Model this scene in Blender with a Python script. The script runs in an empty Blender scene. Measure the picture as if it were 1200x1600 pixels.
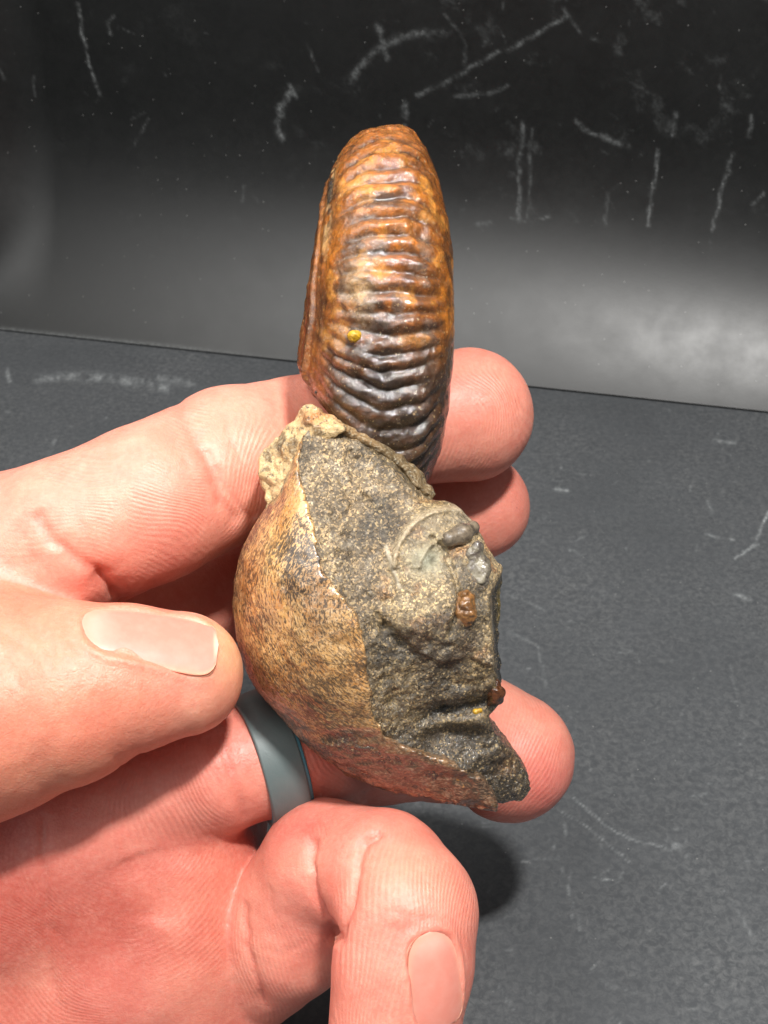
import bpy, math, random
import numpy as np
from mathutils import Vector, Matrix
from mathutils.bvhtree import BVHTree

# ------------------------------------------------------------------ camera, light, exposure
D = 16.67            # cm, lens to the fossil's front
FPX = 2000.0         # focal length in photo pixels (photo 1200 x 1600)
PITCH = math.radians(35)
CAMH = 20.0          # cm above the board
sc = bpy.context.scene
COL = sc.collection

cam_d = bpy.data.cameras.new('camera')
cam = bpy.data.objects.new('camera', cam_d); COL.objects.link(cam)
cam.location = (0, 0, CAMH * .01)
cam.rotation_euler = (math.pi / 2 - PITCH, 0, 0)
cam_d.sensor_fit = 'VERTICAL'; cam_d.sensor_height = 36.0
cam_d.lens = 36.0 * FPX / 1600.0
cam_d.clip_start = .005; cam_d.clip_end = 20
cam_d.dof.use_dof = True
cam_d.dof.focus_distance = .161
cam_d.dof.aperture_fstop = 95
sc.camera = cam

w = bpy.data.worlds.new("World"); sc.world = w; w.use_nodes = True
bg = w.node_tree.nodes['Background']
bg.inputs[0].default_value = (.93, .97, 1, 1); bg.inputs[1].default_value = .17

def area(name, loc, target, size, size_y, power, col):
    l = bpy.data.lights.new(name, 'AREA'); l.shape = 'RECTANGLE'
    l.size = size; l.size_y = size_y; l.energy = power; l.color = col
    o = bpy.data.objects.new(name, l); COL.objects.link(o)
    o.location = loc
    o.rotation_euler = (Vector(target) - Vector(loc)).to_track_quat('-Z', 'Y').to_euler()
    return o
area('top_lamp', (-.20, .13, .52), (-.08, .17, .08), .60, .30, 2.4, (1, .985, .95))
area('front_lamp', (.075, .02, .47), (0, .14, .10), .04, .025, 2.6, (1, .98, .95))
area('left_lamp', (-.52, -.12, .52), (-.1, .36, .04), .95, .46, 2.3, (1, .99, .97))

vs = sc.view_settings
vs.view_transform = 'Standard'; vs.look = 'None'; vs.exposure = .12; vs.gamma = 1
sc.render.engine = 'CYCLES'
sc.cycles.max_bounces = 6

# ------------------------------------------------------------------ helpers
cP, sP = math.cos(PITCH), math.sin(PITCH)
def to_world(V):
    """camera-aligned cm (x right, y up, z to the lens, 0 at the fossil) -> world metres"""
    V = np.asarray(V, float)
    x, y, z = V[..., 0], V[..., 1], V[..., 2] - D
    return np.stack([x, y * sP - z * cP, CAMH + y * cP + z * sP], -1) * .01
def from_world(W):
    W = np.asarray(W, float) * 100
    x, y, z = W[..., 0], W[..., 1], W[..., 2] - CAMH
    return np.stack([x, y * sP + z * cP, -y * cP + z * sP + D], -1)
def P(px, py, z=0.):
    k = (D - z) / FPX
    return np.array([(px - 600) * k, (800 - py) * k, z])
def uv(V):
    k = FPX / (D - V[..., 2])
    return 600 + V[..., 0] * k, 800 - V[..., 1] * k
def lin(c):
    c = np.asarray(c, float) / 255.
    return np.where(c <= .04045, c / 12.92, ((c + .055) / 1.055) ** 2.4)
def ss(a, b, x):
    t = np.clip((x - a) / (b - a), 0, 1); return t * t * (3 - 2 * t)

def _hash(i, j, k, seed):
    n = (i * 374761393 + j * 668265263 + k * 2147483647 + seed * 1274126177) & 0xffffffff
    n = ((n ^ (n >> 13)) * 1274126177) & 0xffffffff
    n = ((n ^ (n >> 16)) * 2246822519) & 0xffffffff
    return ((n ^ (n >> 15)) & 0xffff) / 32767.5 - 1.
def noise(p, seed=0):
    p = np.asarray(p, float); f = np.floor(p); t = p - f; t = t * t * (3 - 2 * t)
    f = f.astype(np.int64); i, j, k = f[..., 0], f[..., 1], f[..., 2]
    r = 0
    for a in (0, 1):
        for b in (0, 1):
            for c in (0, 1):
                wt = (t[..., 0] if a else 1 - t[..., 0]) * (t[..., 1] if b else 1 - t[..., 1]) * (t[..., 2] if c else 1 - t[..., 2])
                r = r + wt * _hash(i + a, j + b, k + c, seed)
    return r
def fbm(p, octs=4, seed=0, gain=.5):
    p = np.asarray(p, float); r = 0; a = 1.; s = 0
    for o in range(octs):
        r = r + a * noise(p * 2.03 ** o + 17.3 * o, seed + o); s += a; a *= gain
    return r / s * 1.5
def n2(x, y, sc_, octs=4, seed=0):
    return fbm(np.stack([x * sc_, y * sc_, np.zeros_like(x * sc_) + .37], -1), octs, seed)

def seg_dist(px, py, pts):
    """distance to a polyline and the parameter (0..n-1) of the nearest point"""
    best = np.full(np.shape(px), 1e9); par = np.zeros(np.shape(px))
    for i in range(len(pts) - 1):
        ax, ay = pts[i][:2]; bx, by = pts[i + 1][:2]
        dx, dy = bx - ax, by - ay
        t = np.clip(((px - ax) * dx + (py - ay) * dy) / (dx * dx + dy * dy), 0, 1)
        d = np.hypot(px - ax - t * dx, py - ay - t * dy)
        m = d < best; best = np.where(m, d, best); par = np.where(m, i + t, par)
    return best, par
def in_poly(px, py, pts):
    c = np.zeros(np.shape(px), bool)
    for i in range(len(pts)):
        x1, y1 = pts[i]; x2, y2 = pts[(i + 1) % len(pts)]
        if y1 == y2: continue
        c ^= ((y1 > py) != (y2 > py)) & (px < (x2 - x1) * (py - y1) / (y2 - y1) + x1)
    return c
def poly_sd(px, py, pts):
    d, _ = seg_dist(px, py, list(pts) + [pts[0]])
    return np.where(in_poly(px, py, pts), d, -d)      # positive inside

def surface_nets(F, org, h):
    S = F < 0
    nx, ny, nz = F.shape
    c = np.zeros((nx - 1, ny - 1, nz - 1), np.int8)
    for a in (0, 1):
        for b in (0, 1):
            for d in (0, 1):
                c += S[a:nx - 1 + a, b:ny - 1 + b, d:nz - 1 + d]
    act = (c > 0) & (c < 8)
    I = np.argwhere(act)
    idx = np.full(act.shape, -1, np.int32); idx[act] = np.arange(len(I))
    corners = [(a, b, d) for a in (0, 1) for b in (0, 1) for d in (0, 1)]
    v = np.stack([F[I[:, 0] + a, I[:, 1] + b, I[:, 2] + d] for a, b, d in corners], 1).astype(float)
    acc = np.zeros((len(I), 3)); cnt = np.zeros(len(I))
    for i, ci in enumerate(corners):
        for j, cj in enumerate(corners):
            if j > i and sum(abs(p - q) for p, q in zip(ci, cj)) == 1:
                m = (v[:, i] < 0) != (v[:, j] < 0)
                t = v[:, i] / np.where(m, v[:, i] - v[:, j], 1)
                p = np.array(ci)[None] + t[:, None] * (np.array(cj) - np.array(ci))[None]
                acc[m] += p[m]; cnt += m
    V = (I + acc / cnt[:, None]) * h + np.array(org)
    Q = []
    for ax in range(3):
        o = [k for k in range(3) if k != ax]
        A = np.moveaxis(S, ax, 0)
        ch = A[:-1] != A[1:]
        E = np.argwhere(ch[:, 1:-1, 1:-1]); E[:, 1:] += 1
        inside_first = A[E[:, 0], E[:, 1], E[:, 2]]
        ix = np.moveaxis(idx, ax, 0)
        q = np.stack([ix[E[:, 0], E[:, 1] - 1, E[:, 2] - 1], ix[E[:, 0], E[:, 1], E[:, 2] - 1],
                      ix[E[:, 0], E[:, 1], E[:, 2]], ix[E[:, 0], E[:, 1] - 1, E[:, 2]]], 1)
        flip = ~inside_first if ax != 1 else inside_first
        q[flip] = q[flip][:, ::-1]
        Q.append(q)
    return V, np.concatenate(Q)

def normals(V, Q):
    n = np.cross(V[Q[:, 2]] - V[Q[:, 0]], V[Q[:, 3]] - V[Q[:, 1]])
    N = np.zeros_like(V)
    for k in range(4):
        for a in range(3): N[:, a] += np.bincount(Q[:, k], n[:, a], len(V))
    return N / np.maximum(np.linalg.norm(N, axis=1, keepdims=True), 1e-12)
def smooth(V, Q, it=2, lam=.5):
    e = np.concatenate([Q[:, [0, 1]], Q[:, [1, 2]], Q[:, [2, 3]], Q[:, [3, 0]]])
    e = np.concatenate([e, e[:, ::-1]])
    deg = np.maximum(np.bincount(e[:, 0], minlength=len(V)), 1)
    for i in range(it):
        A = np.stack([np.bincount(e[:, 0], V[e[:, 1], a], len(V)) for a in range(3)], 1) / deg[:, None]
        V = V + lam * (A - V)
    return V

def make(name, V, Q, mat, base=None, parent=None, attrs=None, world=False):
    """V in camera-aligned cm; the object's origin is `base` (world metres)"""
    W = np.asarray(V, float) if world else to_world(V)
    base = np.zeros(3) if base is None else np.asarray(base, float)
    W = W - base
    me = bpy.data.meshes.new(name)
    Q = np.asarray(Q)
    k = Q.shape[1]
    me.vertices.add(len(W)); me.vertices.foreach_set('co', W.astype(np.float32).ravel())
    me.loops.add(Q.size); me.loops.foreach_set('vertex_index', Q.astype(np.int32).ravel())
    me.polygons.add(len(Q)); me.polygons.foreach_set('loop_start', np.arange(0, Q.size, k, dtype=np.int32))
    me.polygons.foreach_set('use_smooth', np.ones(len(Q), bool))
    me.update(calc_edges=True); me.validate()
    for an, av in (attrs or {}).items():
        av = np.asarray(av, np.float32)
        if av.ndim == 1:
            at = me.attributes.new(an, 'FLOAT', 'POINT'); at.data.foreach_set('value', av)
        else:
            at = me.attributes.new(an, 'FLOAT_COLOR', 'POINT')
            at.data.foreach_set('color', np.concatenate([av, np.ones((len(av), 1), np.float32)], 1).ravel())
    me.materials.append(mat)
    o = bpy.data.objects.new(name, me); COL.objects.link(o)
    if parent is not None:
        o.parent = parent
    else:
        o.location = base
    return o
def tag(o, **kw):
    for a, b in kw.items(): o[a] = b
    return o

class M:
    """small node-tree writer"""
    def __init__(s, name):
        s.m = bpy.data.materials.new(name); s.m.use_nodes = True
        s.t = s.m.node_tree; s.n = s.t.nodes; s.l = s.t.links
        s.b = s.n['Principled BSDF']
    def node(s, ty, **kw):
        n = s.n.new(ty)
        for a, b in kw.items():
            if a == 'ins':
                for k, v in b.items(): s.set(n.inputs[k], v)
            else: setattr(n, a, b)
        return n
    def set(s, inp, v):
        if hasattr(v, 'is_output'): s.l.new(v, inp)
        else:
            if inp.type == 'RGBA' and hasattr(v, '__len__') and len(v) == 3: v = (*v, 1)
            inp.default_value = v
    def coord(s, scale=(100, 100, 100)):
        tc = s.node('ShaderNodeTexCoord')
        mp = s.node('ShaderNodeMapping', ins={0: tc.outputs['Object'], 3: scale})
        return mp.outputs[0]
    def noise(s, vec, scale, detail=4, rough=.55, dist=0.):
        n = s.node('ShaderNodeTexNoise', ins={'Vector': vec, 'Scale': scale, 'Detail': detail, 'Roughness': rough, 'Distortion': dist})
        return n.outputs[0]
    def vor(s, vec, scale, feature='F1', out=0):
        n = s.node('ShaderNodeTexVoronoi', feature=feature, ins={'Vector': vec, 'Scale': scale})
        return n.outputs[out]
    def ramp(s, f, stops, interp='LINEAR'):
        r = s.node('ShaderNodeValToRGB'); e = r.color_ramp.elements; r.color_ramp.interpolation = interp
        while len(e) > 1: e.remove(e[-1])
        for i, (p, c) in enumerate(stops):
            if not hasattr(c, '__len__'): c = (c, c, c)
            x = e[0] if i == 0 else e.new(p)
            x.position = p; x.color = (*c[:3], 1)
        s.l.new(f, r.inputs[0]); return r.outputs[0]
    def mix(s, fac, a, b, mode='MIX'):
        n = s.node('ShaderNodeMix', data_type='RGBA', blend_type=mode)
        s.set(n.inputs[0], fac)
        for i, v in ((6, a), (7, b)):
            if isinstance(v, (tuple, list, np.ndarray)): v = (*[float(q) for q in v[:3]], 1)
            s.set(n.inputs[i], v)
        return n.outputs[2]
    def math(s, op, a, b=0.):
        n = s.node('ShaderNodeMath', operation=op); s.set(n.inputs[0], a); s.set(n.inputs[1], b); return n.outputs[0]
    def attr(s, name, fac=False):
        n = s.node('ShaderNodeAttribute', attribute_name=name); return n.outputs['Fac' if fac else 'Color']
    def bump(s, h, dist, strength=1., prev=None):
        n = s.node('ShaderNodeBump', ins={'Height': h, 'Distance': dist, 'Strength': strength})
        if prev is not None: s.l.new(prev, n.inputs['Normal'])
        return n.outputs[0]
    def out(s, **kw):
        for k, v in kw.items(): s.set(s.b.inputs[k.replace('_', ' ')], v)
        return s.m

# ------------------------------------------------------------------ board (ground) and backdrop (wall)
def floor_hit(px, py):
    d = to_world(P(px, py, 0)) - to_world(np.array([0, 0, D])); c = to_world(np.array([0, 0, D]))
    return c + d * (-c[2] / d[2])
wl, wr = floor_hit(0, 517), floor_hit(1200, 646)          # the crease line between the two sheets
wdir = (wr - wl) / np.linalg.norm(wr - wl)
wn = np.array([wdir[1], -wdir[0], 0.]); wn *= -np.sign(wn[1])   # towards the camera
wn = -wn if wn[1] > 0 else wn
wmid = (wl + wr) / 2

def grade(lo, hi, a, b, step, big):
    """coordinates lo..hi, fine between a and b"""
    xs = list(np.arange(a, b, step)); x = a; s = step
    L = []
    while x > lo: s = min(s * 1.35, big); x -= s; L.append(max(x, lo))
    x = xs[-1]; s = step; R_ = []
    while x < hi: s = min(s * 1.35, big); x += s; R_.append(min(x, hi))
    return np.array(L[::-1] + xs + R_)

def strokes(px, py, defs, seed=0, jit=5., gain=.62):
    """worn and smeared marks lying on a sheet: (points, width, strength, break-up)"""
    m = np.zeros(px.shape)
    for i, (pts, wd, st, br) in enumerate(defs):
        xs = [p[0] for p in pts]; ys = [p[1] for p in pts]; pad = wd * 4
        sel = (px > min(xs) - pad) & (px < max(xs) + pad) & (py > min(ys) - pad) & (py < max(ys) + pad)
        if not sel.any(): continue
        x, y = px[sel], py[sel]
        jx = x + jit * n2(x, y, .04, 4, seed + i); jy = y + jit * n2(x, y, .04, 4, seed + i + 50)
        d, _ = seg_dist(jx, jy, pts)
        v = gain * st * np.exp(-(d / (wd * .48)) ** 2) * np.clip(1.1 - br + br * 2.6 * (n2(x, y, .09, 4, seed + i + 9) + .35), 0, 1.9)
        m[sel] = np.maximum(m[sel], v)
    return m

def sheet(name, X, Y, fn, mat, attrs_fn, base):
    A, B = np.meshgrid(X, Y, indexing='ij')
    W = fn(A.ravel(), B.ravel())
    nx, ny = len(X), len(Y)
    i = np.arange(nx * ny).reshape(nx, ny)
    Q = np.stack([i[:-1, :-1], i[1:, :-1], i[1:, 1:], i[:-1, 1:]], -1).reshape(-1, 4)
    return W, Q

def sheet_mat(name, base, spot, rough, tex):
    m = M(name); c = m.coord()
    fine = m.noise(c, 7 * tex, 6, .75, .6); med = m.noise(c, 1.1, 4, .6); big = m.noise(c, .22, 3, .5)
    marks = m.attr('marks', True)
    f = m.ramp(fine, [(.42, 0.), (.72, 1.)])
    col = m.mix(m.math('MULTIPLY', f, m.ramp(big, [(.3, .25), (.75, .9)])), base, spot)
    col = m.mix(m.ramp(med, [(.35, 0.), (.8, .35)]), col, [v * 1.5 for v in base])
    dust = m.vor(c, 2.6)
    col = m.mix(m.ramp(dust, [(.03, .75), (.055, 0.)]), col, (.25, .25, .24))
    brk = m.ramp(m.noise(c, 9, 6, .8), [(.38, .1), (.60, 1.)])
    marks = m.math('MULTIPLY', marks, brk)
    col = m.mix(marks, col, (.42, .44, .44))
    bm = m.bump(m.noise(c, 14, 4, .6), .0001, .5 if tex == 1. else .06)
    bm = m.bump(m.noise(c, 2.2, 4, .6), .0005, .18 if tex == 1. else .02, bm)
    r = m.math('ADD', m.ramp(med, [(.3, rough - .02), (.8, rough + .05)]), m.math('MULTIPLY', marks, .25))
    return m.out(Base_Color=col, Roughness=r, Normal=bm, Specular_IOR_Level=.5 if tex == 1. else .62)

floor_mat = sheet_mat('scuffed_grey_board', (.056, .0595, .064), (.17, .172, .172), .50, 1.)
wall_mat = sheet_mat('black_plastic_sheet', (.0018, .002, .0018), (.008, .0085, .008), .40, .6)

rs = random.Random(5)
floor_marks = [
 ([(60, 590), (150, 588), (230, 600), (262, 606)], 13, .26, .9), ([(10, 575), (14, 595)], 6, .25, .8),
 ([(250, 590), (300, 600)], 12, .16, .9), ([(85, 690), (62, 740), (40, 775)], 5, .18, .8),
 ([(1200, 800), (1178, 850), (1150, 874)], 3.5, .55, .4), ([(1186, 850), (1152, 872)], 2.5, .4, .3),
 ([(1148, 930), (1172, 938)], 5, .3, .6), ([(868, 766), (886, 768)], 6, .35, .5), ([(1105, 688), (1148, 690)], 5, .22, .9),
 ([(1104, 785), (1110, 802)], 6, .18, .6), ([(1103, 835), (1145, 843)], 4, .2, .9),
 ([(895, 1245), (945, 1290), (990, 1312), (1040, 1324)], 3, .34, .3), ([(880, 1268), (930, 1300), (985, 1348)], 2.5, .26, .4),
 ([(1045, 1316), (1075, 1335)], 11, .18, .8), ([(815, 1346), (888, 1338)], 2.4, .22, .6), ([(930, 1374), (968, 1376), (972, 1362)], 2.2, .28, .4),
 ([(860, 1310), (882, 1370), (908, 1455)], 2.6, .2, .6), ([(790, 985), (840, 1010), (850, 1060), (862, 1090)], 4, .12, .6),
 ([(800, 930), (850, 955)], 3, .12, .5), ([(1130, 1390), (1180, 1470)], 4, .12, .7), ([(780, 1540), (800, 1575)], 3, .2, .5),
 ([(950, 1540), (1000, 1552)], 3, .16, .6), ([(1140, 1040), (1160, 1120)], 3, .10, .6)]
for k in range(150):
    x, y, a = rs.uniform(700, 1230), rs.uniform(700, 1640), rs.uniform(0, 6.28)
    L = rs.uniform(5, 26) * (.6 + (y - 600) / 1200)
    floor_marks.append(([(x, y), (x + L * math.cos(a), y + L * .6 * math.sin(a))], rs.uniform(1.4, 2.6), rs.uniform(.05, .2), .5))
for k in range(46):
    x, y = rs.uniform(0, 1200), rs.uniform(600, 1590)
    floor_marks.append(([(x, y), (x + 1.5, y + 1)], rs.uniform(1.6, 3.4), rs.uniform(.15, .5), 0.))
wall_marks = [
 ([(120, 5), (128, 45), (140, 90), (150, 120), (158, 148)], 4.5, .34, .8), ([(180, 20), (172, 35), (176, 55)], 4, .28, .6),
 ([(455, 145), (440, 165), (437, 190), (440, 215)], 9, .34, .75), ([(452, 135), (462, 150)], 6, .3, .5),
 ([(635, 155), (636, 200)], 6, .32, .6), ([(545, 125), (590, 80), (625, 55), (700, 50)], 12, .22, .9), ([(590, 40), (605, 90)], 9, .25, .9),
 ([(650, 150), (700, 125), (750, 95), (800, 70), (850, 45), (885, 22)], 6, .27, .75), ([(710, 148), (760, 145), (795, 135)], 5, .2, .7),
 ([(820, 190), (812, 270), (810, 345)], 6, .3, .5), ([(832, 200), (826, 340)], 4, .18, .6), ([(900, 190), (945, 215), (985, 228)], 7, .24, .7),
 ([(1057, 175), (1050, 210)], 6, .26, .5), ([(1032, 232), (1020, 290), (1012, 352)], 4.5, .42, .3), ([(1175, 180), (1168, 215)], 6, .28, .5),
 ([(1144, 240), (1128, 300), (1114, 362)], 4, .36, .4), ([(950, 300), (948, 350)], 5, .14, .5), ([(860, 340), (820, 345), (795, 340)], 3, .22, .6),
 ([(1190, 300), (1172, 320)], 4, .25, .5), ([(745, 350), (765, 350)], 6, .16, .6), ([(380, 290), (378, 318)], 5, .14, .4),
 ([(210, 225), (235, 185)], 3, .14, .5), ([(0, 110), (4, 120)], 4, .3, .3), ([(880, 10), (905, 50), (940, 62)], 5, .12, .9),
 ([(700, 20), (725, 60), (728, 100)], 4, .14, .7), ([(480, 70), (495, 110)], 4, .14, .7), ([(990, 130), (1030, 150)], 5, .12, .8)]
for k in range(60):
    x, y, a = rs.uniform(380, 1220), rs.uniform(-10, 400), rs.uniform(0, 6.28)
    if rs.random() < .25: x = rs.uniform(0, 500)
    L = rs.uniform(4, 30)
    wall_marks.append(([(x, y), (x + L * math.cos(a), y + L * math.sin(a))], rs.uniform(1.5, 3), rs.uniform(.03, .12), .9))

X = grade(-90, 90, -15, 15, .055, 8); Y = grade(-60, 47, 12, 44, .055, 8)
W, Q = sheet('ground', X, Y, lambda a, b: np.stack([a, b, 0 * a], 1) * .01, None, None, None)
px, py = uv(from_world(W)); ok = (W[:, 1] > .1)
mk = np.zeros(len(W)); mk[ok] = strokes(px[ok], py[ok], floor_marks, 3, 3., 1.25)
ground = make('ground', W, Q, floor_mat, world=True, attrs={'marks': mk})
tag(ground, kind='structure', label='scuffed dark grey board under the hand, pale scratches and dust specks on it')

CR = 9.5       # cm, radius of the sheet's curl where it meets the board
def wall_fn(a, b):
    """a along the crease, b up along the sheet (cm)"""
    th0 = math.radians(50)                       # lean of the sheet at the crease
    L = CR * th0
    s = np.clip(b, 0, L); th = th0 - s / CR      # lean left
    fwd = CR * (np.cos(th0) * 0 + (1 - np.cos(th)))  # distance still to go backwards
    up = CR * (math.sin(th0) - np.sin(th)) + np.clip(b - L, 0, None)
    f0 = CR * (1 - math.cos(th0))
    back = f0 - fwd
    sag = .25 * np.sin(a * .13 + 1) * ss(0, 6, b)
    curl = 4.0 * np.clip((-a - 11.2) / 5, 0, 3) ** 2     # left end of the sheet curls forward
    p = wmid[None] * 100 + np.outer(a, wdir) - np.outer(back + sag - curl * ss(0, 5, b), wn)
    p[:, 2] = up + .03
    return p * .01
A_ = grade(-30, 55, -15.5, 16, .065, 6); B_ = grade(0, 45, 0.02, 14, .065, 3); B_ = B_[B_ >= 0]
W, Q = sheet('wall', A_, B_, wall_fn, None, None, None)
px, py = uv(from_world(W)); mk = strokes(px, py, wall_marks, 77)
smear = ss(.22, .8, fbm(np.stack([px * .03, py * .03, 0 * px], -1), 6, 88, .7)) * ss(.0, .5, n2(px * .35, py, .02, 3, 89) + .25)
mk = np.maximum(mk, .09 * smear * (.25 + .75 * ss(380, 620, px)) * ss(420, 330, py))
mk = np.maximum(mk, .22 * np.exp(-((W[:, 2] * 100 - .03) / .06) ** 2) * ss(520, 200, px))
Qf = Q[:, ::-1]
wall = make('wall', W, Qf, wall_mat, world=True, attrs={'marks': mk})
sol = wall.modifiers.new('thickness', 'SOLIDIFY'); sol.thickness = .0008; sol.offset = -1
tag(wall, kind='structure', label='black plastic backdrop sheet curving up behind the fossil, scratched and smeared')
# ------------------------------------------------------------------ the hand
def smin(a, b, k):
    h = np.clip(.5 + .5 * (b - a) / k, 0, 1)
    return b + (a - b) * h - k * h * (1 - h)
def cone_sd(G, a, b, ra, rb, flat=None):
    """round cone (tapered capsule); G is a tuple of broadcastable x,y,z"""
    a = np.asarray(a); b = np.asarray(b); ab = b - a; L2 = ab @ ab
    t = ((G[0] - a[0]) * ab[0] + (G[1] - a[1]) * ab[1] + (G[2] - a[2]) * ab[2]) / L2
    t = np.clip(t, 0, 1)
    d = np.sqrt((G[0] - a[0] - t * ab[0]) ** 2 + (G[1] - a[1] - t * ab[1]) ** 2 + (G[2] - a[2] - t * ab[2]) ** 2)
    return d - (ra + (rb - ra) * t)
def chain_sd(G, nodes, k):
    f = None
    pts = [(P(x, y, z), r) for x, y, z, r in nodes]
    for (a, ra), (b, rb) in zip(pts[:-1], pts[1:]):
        d = cone_sd(G, a, b, ra, rb)
        f = d if f is None else smin(f, d, k)
    return f
# nodes: photo x, photo y, depth, radius (cm)
INDEX = [(-150, 960, -1.3, 1.25), (-10, 880, -1.0, 1.20), (110, 838, -.9, 1.10), (235, 785, -1.1, 1.10), (365, 722, -1.9, 1.07), (470, 694, -2.7, 1.02), (600, 668, -3.4, .98), (728, 648, -3.7, 1.05)]
MIDDLE = [(-100, 1120, -2.2, 1.2), (60, 1020, -2.6, 1.1), (260, 950, -3.4, 1.0), (470, 860, -4.5, .95), (600, 825, -5.1, .88), (738, 792, -5.3, .93)]
RINGF = [(120, 1290, -1.6, 1.2), (270, 1225, -1.5, .95), (345, 1203, -1.3, .84), (425, 1180, -1.5, .82), (500, 1162, -2.1, .86), (590, 1155, -3.0, .95), (690, 1155, -4.1, 1.0), (745, 1150, -4.5, 1.0), (796, 1183, -4.5, 1.08)]
LITTLE = [(180, 1560, -3.1, 1.2), (340, 1540, -2.6, .98), (455, 1445, -1.6, .99), (508, 1352, -1.0, .88)]
LITTLE2 = [(505, 1350, -.95, .86), (598, 1368, -.3, .87)]
LITTLE3 = [(604, 1368, -.15, .86), (634, 1424, .2, .92), (630, 1500, .35, .88), (612, 1640, .45, .80)]
THUMB = [(-330, 1250, -.6, 1.7), (-180, 1150, .1, 1.55), (-20, 1100, .45, 1.38), (100, 1082, .5, 1.12), (190, 1062, .42, .92), (283, 1052, .22, .80)]
PALM = [((-160, 1380, -2.4, 2.6), (120, 1300, -2.9, 2.35)), ((120, 1300, -2.9, 2.35), (232, 1290, -2.6, 1.75)),
        ((-60, 1600, -3.0, 2.6), (170, 1520, -2.9, 1.95)), ((120, 1300, -2.9, 2.35), (185, 1460, -2.75, 1.95)),
        ((170, 1520, -2.9, 1.95), (200, 1800, -3.4, 2.1)), ((-160, 1400, -2.6, 2.6), (-100, 1750, -3.6, 2.7)),
        ((-330, 1250, -1.6, 1.9), (-80, 1600, -2.6, 2.3)), ((-20, 930, -1.9, 1.2), (20, 1300, -2.3, 1.6)),
        ((232, 1290, -2.6, 1.75), (262, 1360, -1.9, 1.12)), ((262, 1360, -1.9, 1.12), (276, 1480, -1.75, 1.0)), ((276, 1480, -1.75, 1.0), (325, 1650, -2.1, 1.0)),
        ((185, 1460, -2.75, 1.95), (-60, 1700, -3.2, 2.5)), ((-60, 1750, -3.4, 2.5), (-330, 2150, -4.2, 2.7)), ((-120, 1500, -3.4, 2.5), (-420, 2000, -4.2, 2.7))]
h = .05
lo = np.array([-11.4, -12.2, -7.6]); hi = np.array([3.2, 2.9, 2.3])
ax = [np.arange(lo[i], hi[i], h, dtype=np.float32) for i in range(3)]
G = (ax[0][:, None, None], ax[1][None, :, None], ax[2][None, None, :])
def f_palm(G):
    f = None
    for a, b in PALM:
        d = cone_sd(G, P(*a[:3]), P(*b[:3]), a[3], b[3])
        f = d if f is None else smin(f, d, .5)
    return f
def f_hand(G, ids=False):
    fp = f_palm(G)
    fi = chain_sd(G, INDEX, .10); fm = chain_sd(G, MIDDLE, .15); fr = chain_sd(G, RINGF, .15)
    l1 = chain_sd(G, LITTLE, .15); l2 = chain_sd(G, LITTLE2, .1); l3 = chain_sd(G, LITTLE3, .12)
    fl = smin(smin(l1, l2, .10), l3, .09); ft = chain_sd(G, THUMB, .18)
    if ids: return np.stack([fp, fi, fm, fr, l1, l2, l3, ft], 0)
    # thumb joins the palm only at its base
    kt = .12 + 1.0 * ss(-2.5, -7.5, G[0])
    f = smin(fp, fi, .35); f = smin(f, smin(fp, fm, .35), .04)
    f = smin(f, smin(fp, fr, .28), .03); f = smin(f, smin(fp, fl, .05), .03)
    return smin(f, ft, kt)
F = f_hand(G)
V, Q = surface_nets(F, lo, h); del F
V = smooth(V, Q, 3)
N = normals(V, Q)
px, py = uv(V)
ids = f_hand((V[:, 0], V[:, 1], V[:, 2]), True)
who = ids.argmin(0)
front = N[:, 2] > -.1

# nails: a curved plate cast onto the flesh from the nail's own outward direction
bvh = BVHTree.FromPolygons([Vector(v) for v in V], Q.tolist())
def nail(cx, cy, cz, axis_px, nrm, L, Wd, lift=.012, plunge=1.):
    c = P(cx, cy, cz)
    a = P(cx + axis_px[0], cy + axis_px[1], cz + axis_px[2]) - c; n = np.array(nrm, float); n /= np.linalg.norm(n)
    a -= n * (a @ n); a /= np.linalg.norm(a); b = np.cross(n, a)
    s = np.linspace(-1, 1, 45); t = np.linspace(-1, 1, 33)
    S_, T_ = np.meshgrid(s, t, indexing='ij')
    # rounded base, nearly square free edge
    wd = np.where(S_ < 0, (1 - np.abs(S_) ** 3.6) ** (1 / 2.3), (1 - np.abs(S_) ** 7) ** (1 / 2.6)) * (.93 + .07 * S_)
    U = S_ * L * 1.02; Vv = T_ * wd * Wd * 1.05
    pts = c + U[..., None] * a + Vv[..., None] * b + n * 3
    out = np.zeros(S_.shape + (3,))
    for i in range(len(s)):
        for j in range(len(t)):
            hit = bvh.ray_cast(Vector(pts[i, j]), Vector(-n), 6)[0]
            if hit is None: hit = Vector(pts[i, j] - n * 3.4)
            out[i, j] = hit
    # even curvature: fit height as a quadratic in (u, v)
    hgt = (out - c) @ n
    A = np.stack([np.ones(U.size), U.ravel(), Vv.ravel(), U.ravel() ** 2, Vv.ravel() ** 2, (U * Vv).ravel(), Vv.ravel() ** 4], 1)
    co, *_ = np.linalg.lstsq(A, hgt.ravel(), rcond=None)
    co[3] *= plunge; co[5] = 0
    hf = (A @ co).reshape(U.shape) + lift
    top = c + U[..., None] * a + Vv[..., None] * b + hf[..., None] * n
    return dict(c=c, a=a, b=b, n=n, L=L, W=Wd, top=top, co=co, st=(S_, T_))
nails = [nail(236, 996, .9, (100, -9, -.05), (.02, .76, .65), .80, .43, -.012, .35),
         nail(672, 1528, 1.0, (16, 100, .02), (.55, -.05, .82), .60, .37, -.002, .8)]
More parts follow.
